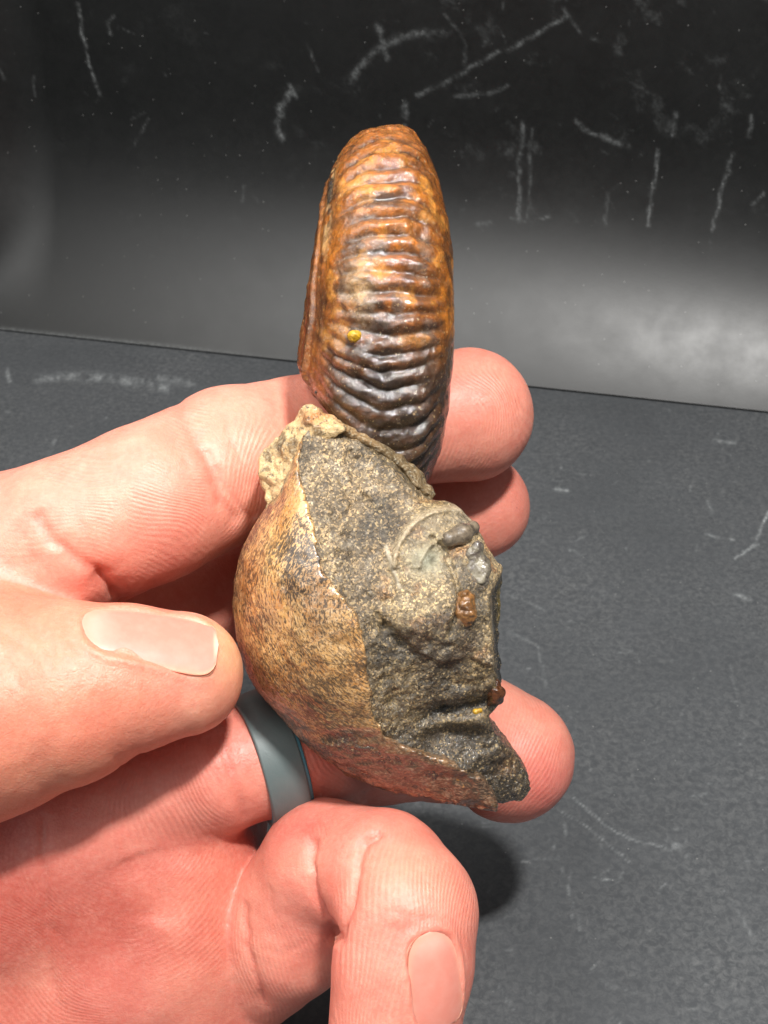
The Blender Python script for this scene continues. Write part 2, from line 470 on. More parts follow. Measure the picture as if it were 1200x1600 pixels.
def nail_local(nl, V):
    d = V - nl['c']; u = d @ nl['a']; v = d @ nl['b']; hh = d @ nl['n']
    s = u / nl['L']; t = v / nl['W']
    e = np.where(s < 0, np.abs(s) ** 3.2 + np.abs(t) ** 2.6, np.abs(s) ** 5 + np.abs(t) ** 2.6) ** (1 / 2.6)
    A = np.stack([np.ones(u.size), u, v, u ** 2, v ** 2, u * v, v ** 4], 1)
    return s, t, e, hh - A @ nl['co']

# folds, wrinkles and pads, as displacement of the flesh
# (fingers it applies to, line in photo coordinates, width px, depth cm)
CREASE = [
 ((1,), [(352, 640), (362, 690), (380, 730)], 3, .014), ((1,), [(262, 640), (275, 690), (300, 740)], 3, .012), ((1, 0), [(120, 800), (140, 850), (175, 890)], 3, .012),
 ((1, 0), [(30, 820), (50, 870), (90, 905)], 3, .014), ((7,), [(0, 985), (40, 1010), (60, 1050)], 3.5, .016), ((7,), [(30, 960), (75, 1005), (80, 1060)], 3, .014), ((7,), [(-10, 1020), (20, 1040), (40, 1090)], 3.5, .014),
 ((7,), [(90, 960), (118, 990), (125, 1030)], 3, .012), ((0,), [(120, 1290), (180, 1330), (215, 1390)], 3, .012), ((0,), [(250, 1250), (290, 1300), (330, 1320)], 3, .010), ((0,), [(150, 1400), (158, 1480), (150, 1560)], 3, .010),
 ((4,), [(430, 1330), (420, 1390), (430, 1450)], 3, .010), ((4,), [(400, 1480), (440, 1490), (490, 1470)], 3, .010), ((6,), [(560, 1440), (620, 1425), (690, 1440)], 3, .009), ((6,), [(600, 1408), (650, 1400), (700, 1420)], 3, .008),
 ((3,), [(372, 1140), (380, 1190), (400, 1240)], 3, .012), ((3, 0), [(330, 1190), (345, 1230), (362, 1262)], 3.5, .016),
 ((1, 0), [(285, 640), (312, 690), (332, 740), (348, 785), (378, 822)], 8, .050), ((1,), [(318, 690), (345, 745), (384, 800), (400, 812)], 5, .030),
 ((1,), [(282, 625), (288, 660), (310, 700)], 14, .03), ((1,), [(395, 740), (405, 790)], 6, .02),
 ((1, 0), [(55, 795), (80, 840), (112, 868), (150, 890), (172, 918), (190, 942)], 8, .085), ((1, 0), [(150, 885), (180, 935), (200, 950)], 16, .06),
 ((0, 1), [(0, 885), (40, 880), (85, 865)], 6, .010), ((0, 3), [(70, 1260), (68, 1350), (70, 1420), (76, 1500), (95, 1600)], 5, .035),
 ((0,), [(70, 1440), (95, 1465), (112, 1490)], 4, .02), ((0,), [(222, 1420), (232, 1450), (240, 1490)], 3.5, .018), ((0,), [(220, 1480), (222, 1600)], 5, .012),
 ((0, 3), [(345, 1130), (352, 1180), (370, 1235), (385, 1290)], 8, .035), ((0, 3), [(325, 1145), (328, 1175)], 5, .03), ((3, 0), [(352, 1210), (372, 1200)], 3, .015),
 ((4, 5, 6), [(487, 1296), (482, 1350), (487, 1400), (505, 1440), (530, 1475)], 6, .095),
 ((5, 6, 4), [(600, 1296), (568, 1312), (556, 1350), (548, 1400), (535, 1450), (529, 1480)], 6, .085),
 ((5, 6), [(585, 1300), (545, 1325), (535, 1345)], 6, .022), ((6,), [(590, 1460), (640, 1450), (700, 1468)], 12, .012),
 ((3,), [(440, 1108), (455, 1160), (490, 1240)], 9, .02), ((3,), [(545, 1200), (580, 1235), (560, 1250)], 7, .05),
 ((7,), [(20, 940), (60, 985), (90, 1040)], 9, .014), ((7,), [(60, 935), (100, 980), (120, 1020)], 8, .012),
 ((7,), [(130, 1060), (180, 1085), (230, 1085)], 26, -.02), ((7,), [(175, 1192), (190, 1180), (230, 1175)], 8, .02),
 ((0,), [(40, 1290), (90, 1330)], 5, .01), ((0,), [(120, 1260), (190, 1300), (250, 1400), (240, 1450)], 26, .03),
 ((3,), [(835, 1088), (800, 1120)], 5, .006), ((0, 4), [(378, 1400), (385, 1470), (395, 1520), (420, 1580)], 5, .05)]
disp = np.zeros(len(V)); creaseA = np.zeros(len(V))
for who_, pts, wd, dep in CREASE:
    m = np.isin(who, who_) & front
    jx = px + 3 * n2(px, py, .05, 2, 4); jy = py + 3 * n2(px, py, .05, 2, 8)
    d, t = seg_dist(jx[m], jy[m], pts)
    fade = ss(0, .35, t) * ss(len(pts) - 1, len(pts) - 1.35, t)
    g = np.exp(-(d / wd) ** 2) * fade
    disp[m] -= dep * (.75 * g * (1 + .35 * n2(px[m], py[m], .03, 2, 77)) + .40 * np.exp(-(d / (wd * 2.6)) ** 2) * fade)
    creaseA[m] = np.maximum(creaseA[m], g * min(1, abs(dep) * 22) * (dep > 0))
disp += .05 * fbm(V * .45, 3, 21) + .012 * fbm(V * 1.7, 3, 31)
V = V + N * disp[:, None]
nailA = np.zeros(len(V)); cut = np.zeros(len(V))
for nl in nails:
    s, t, e, hh = nail_local(nl, V)
    near = (np.abs(hh) < .5) & (N @ nl['n'] > -.3)
    ins = near & (e < 1.0)
    bed = ss(.97, .82, e) * .050 * near
    fold = np.exp(-((e - 1.07) / .09) ** 2) * .034 * ss(1.0, .75, s) * near
    V = V + nl['n'] * (fold - bed)[:, None]
    cut = np.maximum(cut, np.exp(-((e - 1.03) / .045) ** 2) * near * ss(1.12, .9, s))
N = normals(V, Q)

# skin colour: flushed pads and knuckles, paler stretched skin; shade painted on the palm
base = np.tile(lin((222, 146, 126)), (len(V), 1))
red = lin((202, 114, 100)); pale = lin((228, 162, 136)); tan = lin((212, 158, 122)); deep = lin((170, 74, 66))
def blot(c, amt, col):
    global base
    base = base * (1 - (amt * c)[:, None]) + col * (amt * c)[:, None]
g = lambda cx, cy, rx, ry, ids_=None: np.exp(-((px - cx) / rx) ** 2 - ((py - cy) / ry) ** 2) * (1 if ids_ is None else np.isin(who, ids_)) * front
# soft ownership so neighbouring fingers do not share a hard colour edge
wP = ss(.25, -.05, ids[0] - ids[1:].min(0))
blot(wP, .92, lin((172, 82, 70)))  # palm: redder skin, darkened further to stand in for its shade
blot(ss(.3, -.1, ids[3] - np.delete(ids, 3, 0).min(0)) * ss(700, 560, px), .55, lin((206, 122, 108)))
blot(ss(.3, -.1, np.minimum(ids[4], ids[5]) - np.stack([ids[0], ids[3], ids[6]]).min(0)), .55, lin((205, 118, 104)))
for a in [(230, 880, 170, 60, (1,)), (760, 650, 70, 90, (1,))]: blot(g(*a), .35, red)
blot(g(800, 770, 60, 80, (2,)), .5, red); blot(g(850, 1230, 80, 70, (3,)), .65, lin((224, 112, 104))); blot(g(720, 1270, 120, 30, (3,)), .5, red)
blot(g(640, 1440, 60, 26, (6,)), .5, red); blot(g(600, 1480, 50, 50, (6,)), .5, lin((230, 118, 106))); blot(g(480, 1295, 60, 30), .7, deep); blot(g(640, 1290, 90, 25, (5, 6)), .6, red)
blot(g(270, 1060, 100, 24, (7,)), .45, lin((236, 140, 125))); blot(g(370, 1000, 60, 100, (7,)), .75, lin((226, 176, 128))); blot(g(330, 1130, 80, 40, (7,)), .4, tan)
blot(g(20, 1010, 110, 110, (7,)), .35, pale); blot(g(30, 940, 50, 30, (7,)), .55, lin((222, 122, 100))); blot(g(110, 1210, 160, 40, (7,)), .55, tan)
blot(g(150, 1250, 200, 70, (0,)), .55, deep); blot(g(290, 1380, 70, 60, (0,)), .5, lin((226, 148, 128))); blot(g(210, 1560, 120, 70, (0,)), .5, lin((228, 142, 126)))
blot(g(330, 1330, 40, 160, (0,)), .25, lin((216, 130, 104))); blot(g(640, 1350, 120, 60, (5, 6)), .3, tan)
blot(g(110, 850, 100, 50, (1,)), .3, pale); blot(g(430, 650, 120, 60, (1,)), .25, pale)
blot(np.clip(fbm(V * 1.3, 4, 71) * .9, 0, 1), .35, red); blot(np.clip(fbm(V * 1.1, 4, 81) * .9, 0, 1), .35, pale)
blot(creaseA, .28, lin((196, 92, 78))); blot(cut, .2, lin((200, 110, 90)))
blot((who == 7) * ss(330, 200, px), .6, lin((212, 128, 98)))
blot((who == 6) * 1., .35, lin((222, 124, 108)))
blot((np.abs(fbm(V * 9, 2, 91)) > .66) * 1. * 0, .3, deep)

# ridge direction: distance from a far centre for each stretch of skin
phase = np.zeros(len(V)); amp = np.full(len(V), .0)
def ridges(sel, fn, pitch, a):
    phase[sel] = fn(V[sel]) / pitch; amp[sel] = a
wv = .10 * np.stack([fbm(V * .7, 2, 101), fbm(V * .7, 2, 111), fbm(V * .7, 2, 121)], 1)
def circ(cx, cy, cz=-1):
    c = P(cx, cy, cz); return lambda p: np.hypot(p[:, 0] - c[0], (p[:, 1] - c[1])) + fbm(p * .8, 2, 131) * .30
def strip(ang):
    return lambda p: p[:, 0] * math.cos(ang) + p[:, 1] * math.sin(ang) + fbm(p * .6, 2, 141) * .22
f1, f2_, f3_ = who == 1, who == 2, who == 3
ridges(f1 & (px > 560), circ(560, 690, -3.5), .066, 1.0)
ridges(f1 & (px <= 560), circ(-300, 2300), .062, .7)
ridges(f1 & (px <= 190), circ(0, 1900), .062, .7)
ridges(f1 & (px > 335) & (px <= 560), circ(150, 640), .062, .6)
ridges(f2_, circ(640, 640, -5), .07, .35)
ridges(f3_, circ(640, 1050, -4.5), .066, .6)
ridges((who == 4), strip(.1), .062, .6); ridges((who == 5), strip(.5), .06, .4)
ridges((who == 6), circ(860, 1420), .062, .8)
ridges((who == 0), circ(205, 1300, -.6), .064, .42)
ridges((who == 7), circ(-100, 1500), .06, .10)
amp *= ss(-.15, .35, N[:, 2]) * np.clip(.5 + 1.3 * fbm(V * 1.2, 4, 151), .0, 1.2) * (1 - .8 * cut) * (1 - creaseA * .7)
so = np.sort(ids, 0); amp *= ss(.01, .16, so[1] - so[0])
for xx in (190, 335, 560): amp *= np.where(who == 1, ss(2, 22, np.abs(px - xx)), 1)
skin_fade = amp

m = M('skin'); c = m.coord()
tone = m.attr('tone'); ph = m.attr('phase', True); am = m.attr('ridge', True)
fine = m.noise(c, 16, 4, .6); pore = m.noise(c, 5.5, 5, .65)
ridge = m.math('SINE', m.math('MULTIPLY', ph, 6.28318))
rc = m.math('MULTIPLY', ridge, am)
col = m.mix(m.ramp(pore, [(.38, .0), (.68, .26)]), tone, lin((206, 108, 92)))
col = m.mix(m.ramp(fine, [(.4, 0.), (.75, .14)]), col, lin((245, 200, 178)))
col = m.mix(m.math('MULTIPLY', m.math('ADD', m.math('MULTIPLY', rc, -.5), .0), .26), col, lin((176, 84, 70)))
dots = m.vor(c, 1.5); col = m.mix(m.ramp(dots, [(.012, .55), (.022, 0.)]), col, lin((120, 66, 54)))
mott = m.noise(c, 2.1, 5, .7); col = m.mix(m.ramp(mott, [(.40, .0), (.62, .42)]), col, m.mix(1., tone, (.88, .66, .63), 'MULTIPLY'))
wc = m.node('ShaderNodeVectorMath', operation='ADD', ins={0: c, 1: m.node('ShaderNodeVectorMath', operation='SCALE', ins={0: m.node('ShaderNodeTexNoise', ins={'Vector': c, 'Scale': 3.}).outputs[1], 3: .35}).outputs[0]}).outputs[0]
lines = m.ramp(m.vor(wc, 2.6, 'DISTANCE_TO_EDGE'), [(.0, 0.), (.035, 1.)]); lines2 = m.ramp(m.vor(wc, 8.5, 'DISTANCE_TO_EDGE'), [(.0, 0.), (.09, 1.)])
lf2 = m.ramp(m.noise(c, 1.3, 3, .6), [(.42, 0.), (.58, 1.)])
col = m.mix(m.math('MULTIPLY', m.math('SUBTRACT', 1., lines), m.math('MULTIPLY', lf2, .10)), col, m.mix(1., tone, (.75, .45, .4), 'MULTIPLY'))
bn = m.bump(rc, .000032, .8)
bn = m.bump(lines, .00006, .14, bn); bn = m.bump(lines2, .00005, .14, bn)
bn = m.bump(m.noise(c, 7, 6, .65), .00035, .35, bn)
bn = m.bump(m.vor(c, 22, 'DISTANCE_TO_EDGE'), .00008, .5, bn)
skin = m.out(Base_Color=col, Normal=bn, Roughness=m.ramp(pore, [(.3, .38), (.75, .55)]), Subsurface_Weight=.32,
             Subsurface_Radius=(1., .32, .18), Subsurface_Scale=.0028, Specular_IOR_Level=.42)
hb = to_world(P(60, 1500, -3))
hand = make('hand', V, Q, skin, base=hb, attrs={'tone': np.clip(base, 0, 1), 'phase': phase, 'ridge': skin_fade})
tag(hand, label='left hand, palm to the viewer, pinching the brown fossil between thumb and fingertips', category='hand')

m = M('fingernail'); c = m.coord()
tone = m.attr('tone'); st = m.noise(c, 7, 4, .6)
col = m.mix(m.ramp(st, [(.4, 0.), (.75, .12)]), tone, lin((232, 190, 174)))
nail_mat = m.out(Base_Color=col, Roughness=.45, Specular_IOR_Level=.3, Subsurface_Weight=.25, Subsurface_Radius=(1, .45, .35), Subsurface_Scale=.0015, Coat_Weight=.1, Coat_Roughness=.25,
                 Normal=m.bump(m.noise(c, 3.2, 3, .5), .0004, .14))
for nl, cc in zip(nails, ((0, 0), (1, 0))):
    top = nl['top']; S_, T_ = nl['st']; n = nl['n']
    bot = top - n * .045
    nx, ny = S_.shape; i = np.arange(nx * ny).reshape(nx, ny)
    Qt = np.stack([i[:-1, :-1], i[1:, :-1], i[1:, 1:], i[:-1, 1:]], -1).reshape(-1, 4)
    rim = np.concatenate([i[0, :], i[1:, -1], i[-1, -2::-1], i[-2:0:-1, 0]]); r2 = np.roll(rim, -1)
    Qs = np.stack([rim, r2, r2 + nx * ny, rim + nx * ny], 1)
    VV = np.concatenate([top.reshape(-1, 3), bot.reshape(-1, 3)])
    QQ = np.concatenate([Qt, Qt[:, ::-1] + nx * ny, Qs[:, ::-1]])
    s = np.concatenate([S_.ravel()] * 2); t = np.concatenate([T_.ravel()] * 2)
    pink = lin((212, 132, 116)); white = lin((226, 180, 158)); lun = lin((222, 156, 140)); edge = lin((226, 168, 128))
    a1 = ss(-.35, -.85, s + .25 * t * t)[:, None]; a2 = ss(.90, .96, s - .05 * t * t)[:, None]
    colr = pink * (1 - a1) + lun * a1; colr = colr * (1 - a2) + (white if cc[0] == 0 else lun) * a2
    a3 = (ss(.86, 1., np.abs(t)) * .5)[:, None]; colr = colr * (1 - a3) + edge * a3
    VV, N_ = VV, None
    e_ = (np.abs(s) ** 3 + np.abs(t) ** 3) ** (1 / 3); a4 = (ss(.78, 1.0, e_) * ss(.8, .5, s) * .75)[:, None]
    colr = colr * (1 - a4) + lin((220, 148, 126)) * a4
    make('fingernail', VV, QQ, nail_mat, base=hb, parent=hand, attrs={'tone': colr})

# ------------------------------------------------------------------ the ring on the ring finger
rc0, rc1 = P(345, 1203, -1.3), P(500, 1162, -2.1)
C0 = P(419, 1182, -1.5); ad = np.array([.90, .30, -.32]); ad /= np.linalg.norm(ad)
e1 = np.cross(ad, [0, 0, 1]); e1 /= np.linalg.norm(e1); e2 = np.cross(ad, e1)
RB = hb * 0 + to_world(C0)
root = bpy.data.objects.new('finger_ring', None); COL.objects.link(root); root.location = RB; root.empty_display_size = .01
tag(root, label='matte grey-green silicone ring with a blue inner edge, worn on the ring finger', category='ring')
def band(prof):
    n = 160; th = np.linspace(0, 2 * math.pi, n, endpoint=False); k = len(prof)
    VV = []
    for a in th:
        dr = e1 * math.cos(a) + e2 * math.sin(a)
        for (x, r) in prof:
            VV.append(C0 + ad * (x + .018 * math.sin(2 * a + .6)) + dr * (r + .02 * math.cos(2 * a)))
    QQ = [[i * k + j, ((i + 1) % n) * k + j, ((i + 1) % n) * k + (j + 1) % k, i * k + (j + 1) % k] for i in range(n) for j in range(k)]
    return np.array(VV), np.array(QQ)[:, ::-1]
def rprof(w_, r0, r1, bev):
    p = []
    for (cx, cy, a0) in ((w_ - bev, r1 - bev, 0), (-w_ + bev, r1 - bev, 90), (-w_ + bev * .4, r0 + bev * .4, 180), (w_ - bev * .4, r0 + bev * .4, 270)):
        b_ = bev if a0 < 180 else bev * .4
        for q in range(5):
            a = math.radians(a0 + q * 22.5); p.append((cx + b_ * math.cos(a), cy + b_ * math.sin(a)))
    return p
m = M('grey_silicone'); c = m.coord()
gr = m.out(Base_Color=m.mix(m.ramp(m.noise(c, 2.5, 4, .6), [(.35, 0.), (.7, .4)]), (.085, .115, .115), (.125, .145, .14)), Roughness=.5,
           Normal=m.bump(m.noise(c, 30, 3), .00005, .5), Sheen_Weight=.1)
m = M('blue_silicone'); bl = m.out(Base_Color=(.055, .17, .215), Roughness=.5)
VV, QQ = band(rprof(.28, .855, .94, .03)); make('outer_band', VV, QQ, gr, base=RB, parent=root)
VV, QQ = band([(x + .028, r) for x, r in rprof(.305, .815, .910, .03)]); make('inner_liner', VV, QQ, bl, base=RB, parent=root)
# ------------------------------------------------------------------ the fossil
FB = to_world(P(600, 1270, -.9))
fossil = bpy.data.objects.new('ammonite_fossil', None); COL.objects.link(fossil); fossil.location = FB; fossil.empty_display_size = .02
tag(fossil, label='glossy brown ribbed ammonite fossil still set in grey rock, held upright on its edge', category='fossil')

# ---- ribbed whorl: an elliptical coil seen on its outer edge
YC, ZC, RA, RZ, X0 = 2.72, -1.72, 2.73, 2.20, .07
def row(tab):
    a = np.array(tab, float); Yv = (800 - a[:, 0]) / 116.; v = a[:, 1] / 116.
    o = np.argsort(Yv); return lambda y: np.interp(y, Yv[o], v[o])
WR = row([(180, 70), (230, 78), (300, 86), (350, 92), (400, 97), (450, 99), (520, 100), (580, 98), (640, 93), (700, 83), (770, 62), (900, 50)])
WL = row([(180, 92), (230, 100), (300, 103), (350, 104), (400, 104), (450, 106), (500, 106), (560, 106), (640, 106), (900, 100)])
FL = row([(180, 0), (250, 2), (300, 5), (350, 8), (400, 14), (450, 18), (500, 25), (550, 33), (600, 38), (640, 36), (700, 20)])
def whorl_uv(x, y, z):
    yy = (y - YC) / RA; zz = (z - ZC) / RZ
    rho = np.sqrt(yy * yy + zz * zz); phi = np.arctan2(zz, yy)
    q = (1 - rho) * 2.5
    return rho, phi, q
def f_whorl(x, y, z):
    rho, phi, q = whorl_uv(x, y, z)
    q = q + .08 * np.clip(phi, -.5, 2.4)
    xx = x - X0
    w_ = np.where(xx > 0, WR(y), WL(y) + FL(y) * ss(.35, 1.2, q))
    hh = 1.0
    a = np.abs(xx) / w_
    b = np.clip((hh - q) / hh, 0, None)
    f = ((a ** 2.4 + b ** 2.2) ** (1 / 2.3) - 1) * .8
    f = np.maximum(f, (-2.4 + .15 * np.sin(y * 2) - z))
    # the lower left corner of the flank is broken off
    f = np.maximum(f, (1.22 - y) * .8 - (x + .55) * 1.1 + .12 * np.sin(z * 4))
    return f
lo = np.array([-1.75, -.6, -2.7]); hi = np.array([1.4, 6.2, .95]); h = .026
ax = [np.arange(lo[i], hi[i], h) for i in range(3)]
F = f_whorl(ax[0][:, None, None], ax[1][None, :, None], ax[2][None, None, :])
V, Q = surface_nets(F.astype(np.float32), lo, h); V = smooth(V, Q, 3); N = normals(V, Q)
rho, phi, q = whorl_uv(V[:, 0], V[:, 1], V[:, 2])
ph_t = np.linspace(-.3, 2.7, 600)
vz = ZC + RZ * 1.03 * np.sin(ph_t); vy = YC + RA * 1.03 * np.cos(ph_t)
vpy = 800 - vy * FPX / (D - vz)
start = int(np.argmin(vpy)); 
crest = [205, 222, 243, 268, 293, 322, 352, 380, 409, 440, 474, 506, 540, 566, 593, 621, 650, 682, 712, 742, 775, 810]
cphi = np.interp(crest, vpy[start:], ph_t[start:])
xn = (V[:, 0] - X0) / np.where(V[:, 0] > X0, WR(V[:, 1]), WL(V[:, 1]))
ri = np.interp(phi, cphi, np.arange(len(crest)), left=-1, right=len(crest))
low = ss(1.3, 2.0, phi)
ri = ri + low * .75 * np.where(xn < 0, 2.3, .8) * np.abs(xn) ** 1.7 - (1 - low) * .25 * xn ** 2 + .16 * fbm(V * 1.6, 2, 5) + .10 * xn
side = np.where(xn > 0, ss(.95, .50, xn), ss(.98, .38, -xn) * (1 - .0 * low) + .45 * low * ss(1.05, .8, -xn) * ss(.3, .7, -xn))
flank = ss(.30, .75, q) * (N[:, 0] < -.4)
ri = ri + .13 * fbm(V * np.array([3.2, 1.5, 1.5]), 3, 7)
prof = np.abs(np.cos(math.pi * ri)) ** 1.0
amp = .74 * (.030 + .035 * ss(.45, .9, phi) + .025 * ss(1.0, 2.0, phi)) * (.75 + 1.1 * fbm(V * 1.6, 3, 15)) * (.08 + .92 * side) * ss(-.05, .35, phi)
dsp = (prof - .62) * amp
dsp += (.022 + .018 * side) * fbm(V * np.array([2.6, 3.4, 2.6]), 4, 25, .6) + .006 * fbm(V * 11, 3, 35)
nod = noise(np.stack([V[:, 0] * 3.4, ri * .9, phi * 0], -1), 45); dsp += .022 * nod * side * ss(1.1, 1.7, phi)
fl_u = q * 6 + .35 * fbm(V * 1.2, 3, 55)
dsp += flank * (.022 * np.sin(fl_u * 3.1) + .012 * np.sin(fl_u * 7.7))
dsp -= .03 * np.exp(-((q - .34 - .05 * np.sin(phi * 3)) / .035) ** 2) * (N[:, 0] < -.2) * ss(1.5, .3, phi)      # peeled edge of the shell, upper left
dsp -= .035 * ss(.35, .7, fbm(V * 1.9, 3, 65)) * side
V = V + N * dsp[:, None]; N = normals(V, Q)
px, py = uv(V)
amber = lin((150, 88, 30)); orange = lin((204, 124, 32)); umber = lin((84, 52, 28)); dark = lin((34, 25, 19)); greyb = lin((118, 104, 92)); cream = lin((196, 160, 112)); redb = lin((124, 50, 26))
C = np.tile(amber, (len(V), 1))
def bl(c, wgt, col):
    wgt = np.clip(wgt, 0, 1)[:, None]; return c * (1 - wgt) + col * wgt
n1_ = fbm(V * 1.4, 4, 201); n2_ = fbm(V * 2.6, 4, 211); n3_ = fbm(V * 5.5, 4, 221); nw = fbm(np.stack([V[:, 0] * 1.6, V[:, 1] * 6, V[:, 2] * 4], -1), 4, 231)
yv = py
C = bl(C, ss(.0, .35, n1_) * .6, orange)
C = bl(C, ss(-.15, .4, n2_) * ss(280, 420, yv) * .75, umber)
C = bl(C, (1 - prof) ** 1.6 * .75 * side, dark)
C = bl(C, ss(.02, .3, nw + .2 * np.exp(-((yv - 520) / 150) ** 2) - .1 * ss(350, 230, yv)) * .8 * np.exp(-((px - 595) / 80) ** 2), dark)
C = bl(C, ss(.12, .4, n3_) * ss(300, 430, yv) * .65 * side, greyb)
C = bl(C, ss(.2, .5, fbm(V * 3.7, 4, 241)) * .5, lin((206, 142, 60)))
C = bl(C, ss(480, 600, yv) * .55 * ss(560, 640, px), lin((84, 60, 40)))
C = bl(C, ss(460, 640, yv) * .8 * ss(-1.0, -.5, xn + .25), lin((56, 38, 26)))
C = bl(C, flank * .6, lin((128, 80, 42))); C = bl(C, flank * ss(.1, .8, np.sin(fl_u * 3.1)) * .5, lin((74, 44, 26)))
C = bl(C, flank * ss(.5, .9, np.sin(fl_u * 5.3 + 1)) * .5, redb)
lf = np.exp(-((q - .42) / .10) ** 2) * (N[:, 0] < .1) * (V[:, 0] < X0) * ss(1.45, 1.1, phi)
C = bl(C, lf * .85 * (n3_ > -.1), cream); C = bl(C, lf * ss(.0, .25, n2_) * .95, lin((50, 44, 40)))
C = bl(C, ss(.75, .95, xn) * ss(.0, .3, n3_) * ss(300, 420, yv) * .6, lin((66, 54, 40)))
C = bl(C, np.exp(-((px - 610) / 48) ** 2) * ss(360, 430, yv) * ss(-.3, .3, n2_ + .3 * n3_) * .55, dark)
C = bl(C, np.exp(-((px - 560) / 22) ** 2 - ((yv - 450) / 40) ** 2) * .6, cream)
C = bl(C, np.exp(-((px - 500) / 14) ** 2 - ((yv - 620) / 40) ** 2) * .6, redb)
m = M('polished_fossil_shell'); c = m.coord(); vc = m.attr('tone')
f1n = m.noise(c, 9, 6, .7, .6); f2n = m.noise(c, 26, 4, .6); f3n = m.noise(c, 4, 6, .7, 1.2)
col = m.mix(m.ramp(f3n, [(.42, 0.), (.62, .75)]), vc, m.mix(1., vc, (.36, .30, .26), 'MULTIPLY'))
col = m.mix(m.ramp(f1n, [(.5, 0.), (.68, .6)]), col, m.mix(1., vc, (1.9, 1.7, 1.5), 'MULTIPLY'))
col = m.mix(m.ramp(f2n, [(.62, 0.), (.72, .55)]), col, (.42, .34, .24))
veins = m.vor(c, 3.2, 'DISTANCE_TO_EDGE')
col = m.mix(m.ramp(veins, [(.0, .35), (.03, 0.)]), col, (.05, .03, .02))
bn = m.bump(f3n, .0006, .4); bn = m.bump(f1n, .0003, .4, bn); bn = m.bump(f2n, .00015, .7, bn)
spk = m.ramp(m.vor(c, 44, out=1), [(.86, 0.), (.94, .4)]); col = m.mix(spk, col, (.55, .38, .18))
shell_mat = m.out(Base_Color=col, Normal=bn, Roughness=m.ramp(f1n, [(.35, .40), (.7, .6)]), Coat_Weight=1., Coat_IOR=1.6, Coat_Roughness=.05, Coat_Normal=m.bump(m.noise(c, 20, 4, .7), .00016, .7, m.bump(m.noise(c, 6, 4, .6), .0005, .5)), Specular_IOR_Level=.3,
                  Subsurface_Weight=.22, Subsurface_Radius=(1, .45, .12), Subsurface_Scale=.0018)
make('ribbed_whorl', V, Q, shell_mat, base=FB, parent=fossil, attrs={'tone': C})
whorl_bvh = BVHTree.FromPolygons([Vector(v) for v in V], Q.tolist())

# ---- body chamber: smooth tan shell on the left, broken grey rock on the right
SB, SF = 115.5, 123.5
OUT = [(486, 662), (470, 700), (452, 735), (432, 770), (410, 800), (390, 832), (374, 868), (365, 905), (362, 950), (368, 1000), (382, 1045), (402, 1080), (430, 1115),
       (462, 1150), (500, 1187), (545, 1218), (600, 1242), (670, 1260), (735, 1271), (800, 1279), (830, 1276), (848, 1256), (840, 1226), (814, 1192), (788, 1160),
       (773, 1132), (768, 1120), (782, 1110), (792, 1082), (789, 1040), (785, 1010), (788, 960), (791, 905), (786, 885), (770, 866), (757, 838), (742, 812),
       (715, 788), (690, 778), (668, 775), (640, 745), (603, 705), (560, 680), (520, 664)]
LEFT = OUT[:20]
XB = np.array([(640, 494), (660, 484), (680, 474), (700, 471), (740, 466), (760, 472), (780, 480), (820, 492), (845, 502), (862, 499), (880, 508), (900, 520), (940, 549), (960, 562), (1000, 571),
               (1050, 575), (1090, 578), (1120, 588), (1145, 602), (1165, 635), (1190, 690), (1212, 735), (1232, 768), (1250, 782), (1290, 792)], float)
ZB = -.9
hB = .026
lo = np.array([-2.35, -4.35, -3.2]); hi = np.array([2.25, 1.45, 1.35])
ax = [np.arange(lo[i], hi[i], hB) for i in range(3)]
GX, GY = np.meshgrid(ax[0], ax[1], indexing='ij')
bx, by = 600 + GX * SB, 800 - GY * SB                       # outline reference (mid-depth)
fx, fy = 600 + GX * SF, 800 - GY * SF                       # front-face reference
jit = 6 * n2(fx, fy, .045, 4, 301) + 2.6 * n2(fx, fy, .16, 3, 311)
side_s = (fx + jit - np.interp(fy, XB[:, 0], XB[:, 1])) / SF    # >0 on the rock side (cm)
slope = np.interp(fy, [600, 700, 880, 900, 960, 1000, 1120, 1150, 1170, 1300], [.95, .95, .8, .8, .85, 1, .95, .8, .45, .45]); side_s = side_s * slope
dl = seg_dist(bx, by, LEFT)[0] / SB
mixr = ss(560, 660, bx)
ox, oy = bx + (fx - bx) * mixr * .7, by + (fy - by) * mixr * .7
rag = 3 * n2(ox, oy, .05, 4, 321) * ss(540, 640, ox)
sil = poly_sd(ox, oy, OUT) / SB + rag / SB                  # >0 inside (cm)
nn = np.clip(dl / np.maximum(dl + np.clip(-side_s, 0, None), 1e-3), 0, 1)
nn = np.where(side_s > 0, 1, nn); nn = np.where(sil < 0, np.minimum(nn, 0) + sil / 1.0, nn)
TB = np.polyval(np.polyfit([-3.2, -2.6, -1.6, -.1, 1.2, 2.2, 3.2], [1.25, 1.45, 1.8, 2.02, 1.85, 1.35, .95], 4), np.clip((fy - 960) / 100, -3.4, 3.3))
